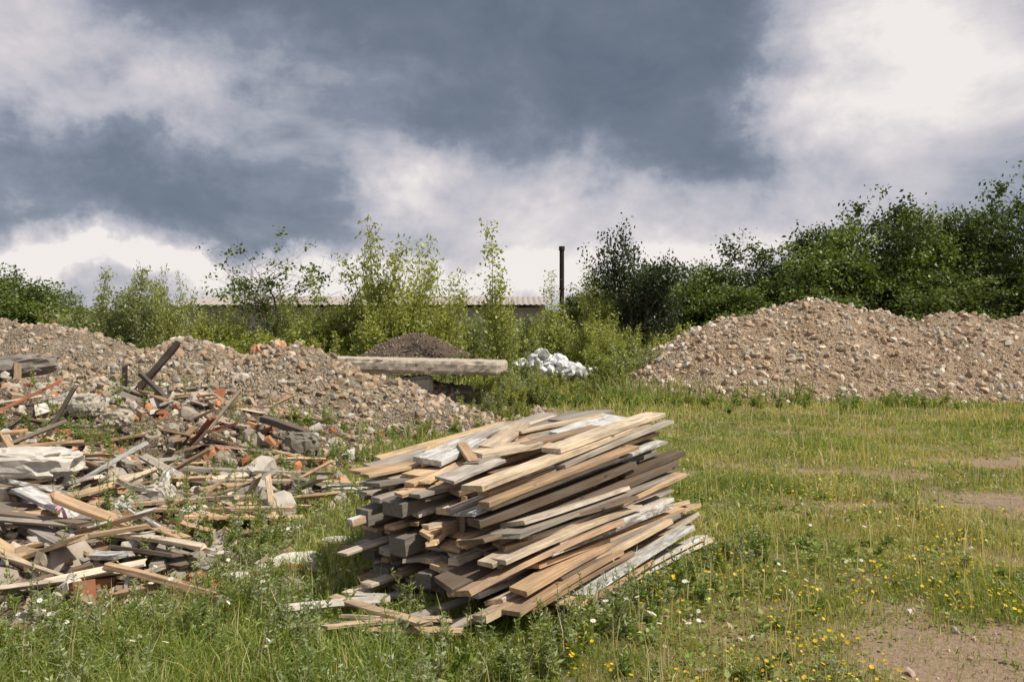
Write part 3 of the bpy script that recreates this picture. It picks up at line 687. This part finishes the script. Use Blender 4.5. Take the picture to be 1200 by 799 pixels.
for cx, cy, s_, n_ in [(-2.7, 8.6, .25, 26), (-2.0, 9.8, .3, 28), (-4.6, 8.7, .2, 16), (-1.9, 5.9, .3, 24), (-2.4, 6.4, .2, 12), (-1.5, 7.2, .3, 20), (-5.4, 8.9, .3, 14)]:
    for _ in range(n_): weed(rng.normal(cx, s_), rng.normal(cy, s_), rng.uniform(.15, .45), int(rng.choice([1, 2])))
# tall weeds at the foot of the mounds
for k_ in range(110):
    x = rng.uniform(-.2, 9.5); y = 17.6+rng.normal(0, .5)-(.4 if x > 3 else 0); weed(x, y, rng.uniform(.15, .5), int(rng.choice([1, 2])), 2.2)
for k_ in range(60):
    x = rng.uniform(-3.2, .6); y = 12.0+.35*(x+3)+rng.normal(0, .4); weed(x, y, rng.uniform(.12, .4), int(rng.choice([1, 2, 0])), 1.8)
tubes(B, segs, 0, (.2, .21, .09), 3)
leaves(B, np.array(LP), np.array(LS)*1.15, np.array(LT), 0, .32, .3, np.array(LD))
put('weeds', B.build('weeds', [M_grass]))

# ------------------------------------------------------------------ flowers
def discs(buf, P, r_, T, k=7, star=False, cone=.15):
    n = len(P); an = np.arange(k*(2 if star else 1))/(k*(2 if star else 1))*2*math.pi; kk = len(an)
    rad = np.where(np.arange(kk) % 2 == 0, 1, .55) if star else np.ones(kk)
    nr = rng.normal(0, .45, (n, 3)); nr[:, 2] = 1; nr /= np.linalg.norm(nr, axis=1)[:, None]
    a = np.cross(nr, [1., 0, 0]); a /= np.linalg.norm(a, axis=1)[:, None]; b_ = np.cross(nr, a)
    ring = (a[:, None]*np.cos(an)[None, :, None]+b_[:, None]*np.sin(an)[None, :, None])*rad[None, :, None]*r_[:, None, None]+nr[:, None]*(cone*r_)[:, None, None]
    Vv = np.concatenate([P[:, None], P[:, None]+ring], 1)
    j = np.arange(kk); f = np.c_[j*0, j+1, (j+1) % kk+1]
    F = f[None]+(np.arange(n)*(kk+1))[:, None, None]
    buf.add(Vv.reshape(-1, 3), F.reshape(-1, 3), np.repeat(T, kk+1, 0))
B = Buf(); n_ = 9000; y = 3.0+7.5*rng.random(n_)**.9; x = rng.uniform(.1, 1, n_)*(.68*y)
g = fbm(x*1.5, y*1.5, 3, 101); k = (g > .50) & (dirtmask(x, y) < .6) & (rng.random(n_) < sstep(10.5, 5, y)) & (np.array([ok(a, b) for a, b in zip(x, y)]))
x, y = x[k][:1250], y[k][:1250]; n_ = len(x); hz = rng.uniform(.06, .14, n_); z0 = gh(x, y)
discs(B, np.c_[x, y, z0+hz], rng.uniform(.005, .0125, n_), pick([(.85, .60, .02), (.8, .5, .01)], n_), 6)
put('yellow_wildflowers', B.build('yellow_wildflowers', [M_petal]))
fs = [((a, b, c_), (a, b, c_+h_), .001, .001) for a, b, c_, h_ in zip(x, y, z0, hz)]
B = Buf(); pts = []
for (cx, cy, s_, n_) in [(-2.6, 4.1, .35, 12), (-1.5, 3.8, .3, 9), (.65, 4.1, .2, 16), (1.6, 4.7, .5, 14), (-1.9, 4.7, .4, 10), (.9, 5.3, .4, 8), (-.9, 5.0, .3, 8), (-2.9, 4.5, .3, 8), (1.9, 5.6, .5, 9)]:
    for _ in range(n_): pts.append((rng.normal(cx, s_), rng.normal(cy, s_*.5)))
pts = np.array([p for p in pts if ok(*p)]); n_ = len(pts); z0 = gh(pts[:, 0], pts[:, 1]); hz = rng.uniform(.12, .24, n_)
P = np.c_[pts, z0+hz]
discs(B, P, rng.uniform(.012, .021, n_), pick([(.8, .8, .78)], n_, .05), 9, True)
discs(B, P+np.array([0, 0, .004]), np.full(n_, .005), pick([(.75, .5, .03)], n_), 6)
fs += [((p[0], p[1], c_), tuple(q), .0012, .001) for p, c_, q in zip(pts, z0, P)]
put('daisies', B.build('daisies', [M_petal]))
B = Buf(); tubes(B, fs, 0, (.15, .19, .06), 3); put('flower_stems', B.build('flower_stems', [M_grass]))

B = Buf(); n_ = 1500; y = 3+14*rng.random(n_); x = rng.uniform(-.1, .8, n_)*y; S_ = .006+.03*rng.random(n_)**4
stones(B, np.c_[x, y, gh(x, y)+S_*.2], S_, pick(STONE_T, n_)); put('scattered_pebbles', B.build('scattered_pebbles', [M_stone]))
B = Buf(); an = np.linspace(0, 2*math.pi, 60, endpoint=False); rr = 1+.25*np.sin(an*3+1)+.15*np.sin(an*5)+.06*np.sin(an*11)
pxs = 4.75+.5*rr*np.cos(an); pys = 7.5+.26*rr*np.sin(an); zz_ = float(np.median(gh(pxs, pys)))
V_ = np.c_[pxs, pys, np.full(60, zz_+.001)]; B.add(V_, np.arange(60)[None])
m, nt, o = newmat('puddle_water'); N = NT(nt); N.l(N.pbsdf((.30, .24, .18), .06, None, .6), o.inputs[0]); put('puddle', B.build('puddle', [m]))

# ------------------------------------------------------------------ light & sky
sd = Vector((.60, -.26, .90)).normalized(); el = math.asin(sd.z); az = math.atan2(sd.x, sd.y)
L = bpy.data.lights.new('sun', 'SUN'); L.energy = 5.0; L.angle = math.radians(.6); L.color = (1, .93, .80)
lo = bpy.data.objects.new('sun', L); sc.collection.objects.link(lo); lo.rotation_euler = (-sd).to_track_quat('-Z', 'Y').to_euler()
w = bpy.data.worlds.new('World'); sc.world = w; w.use_nodes = True; nt = w.node_tree; nt.nodes.clear(); N = NT(nt)
out = N.n('ShaderNodeOutputWorld'); bg = N.n('ShaderNodeBackground'); bg.inputs[1].default_value = .1
sky = N.n('ShaderNodeTexSky', sky_type='NISHITA'); sky.sun_disc = False; sky.sun_elevation = el; sky.sun_rotation = az
tc = N.n('ShaderNodeTexCoord').outputs['Generated']
wv = N.vm('SUBTRACT', N.noise(tc, 3.0, 3, .5, 'Color'), (.5, .5, .5)); wv = N.vm('MULTIPLY', wv, (.24, .24, .17))
wv2 = N.vm('SUBTRACT', N.noise(tc, 9, 6, .62, 'Color'), (.5, .5, .5)); wv2 = N.vm('MULTIPLY', wv2, (.18, .18, .14))
dw = N.vm('ADD', N.vm('ADD', tc, wv), wv2)
s3 = N.n('ShaderNodeSeparateXYZ'); N.l(dw, s3.inputs[0])
A = N.m('ARCTAN2', s3.outputs[0], s3.outputs[1]); E = N.m('ARCTANGENT', N.m('DIVIDE', s3.outputs[2], N.m('SQRT', N.m('ADD', N.m('MULTIPLY', s3.outputs[0], s3.outputs[0]), N.m('MULTIPLY', s3.outputs[1], s3.outputs[1])))))
acc = None
CL = [(-.02, .36, .33, .09, -.40), (.14, .28, .20, .045, -.22), (.23, .21, .09, .045, -.32), (.25, .36, .12, .1, -.18), (-.28, .40, .2, .05, -.2), (-.40, .17, .26, .05, -.38), (-.56, .31, .11, .05, .32), (-.42, .27, .12, .025, .26),
      (-.13, .20, .05, .045, .46), (.02, .15, .14, .04, .34), (.10, .10, .2, .03, .22), (-.45, .07, .4, .026, .62), (-.05, .08, .3, .026, .36), (.47, .32, .13, .13, .44), (.38, .24, .08, .04, .24), (.42, .14, .18, .035, .04), (.3, .07, .3, .02, .18), (-.22, .12, .08, .02, -.14)]
for a0, e0, sa, se, wgt in CL:
    da = N.m('DIVIDE', N.m('SUBTRACT', A, a0), sa); de = N.m('DIVIDE', N.m('SUBTRACT', E, e0), se)
    g = N.m('EXPONENT', N.m('MULTIPLY', N.m('ADD', N.m('MULTIPLY', da, da), N.m('MULTIPLY', de, de)), -1))
    acc = N.m('MULTIPLY_ADD', g, wgt, acc if acc is not None else .55)
ncoord = N.vm('MULTIPLY', tc, (1, 1, 1.8))
f1 = N.noise(ncoord, 3.5, 5, .5); f2 = N.noise(N.vm('ADD', ncoord, wv), 8, 7, .6)
acc = N.m('ADD', acc, N.m('MULTIPLY_ADD', f1, .6, -.30)); acc = N.m('ADD', acc, N.m('MULTIPLY_ADD', f2, .75, -.375))
col = N.ramp(acc, [(.0, (.12, .15, .20)), (.26, (.17, .20, .26)), (.42, (.25, .28, .35)), (.53, (.40, .415, .48)), (.66, (.55, .535, .585)), (.82, (.70, .66, .68)), (1.0, (.92, .86, .83))])
x = N.n('ShaderNodeVectorMath', operation='SCALE'); N.l(col, x.inputs[0]); x.inputs['Scale'].default_value = 10
c = N.mix(.94, sky.outputs[0], x.outputs[0]); N.l(c, bg.inputs[0]); N.l(bg.outputs[0], out.inputs[0])

cam = bpy.data.cameras.new('camera'); co = bpy.data.objects.new('camera', cam); sc.collection.objects.link(co)
co.location = (0, 0, 1.6); co.rotation_euler = (math.radians(90-.58), 0, 0); cam.lens = 28; cam.sensor_width = 36; cam.clip_end = 3000
sc.camera = co
sc.view_settings.view_transform = 'Standard'; sc.view_settings.look = 'None'; sc.view_settings.exposure = 0
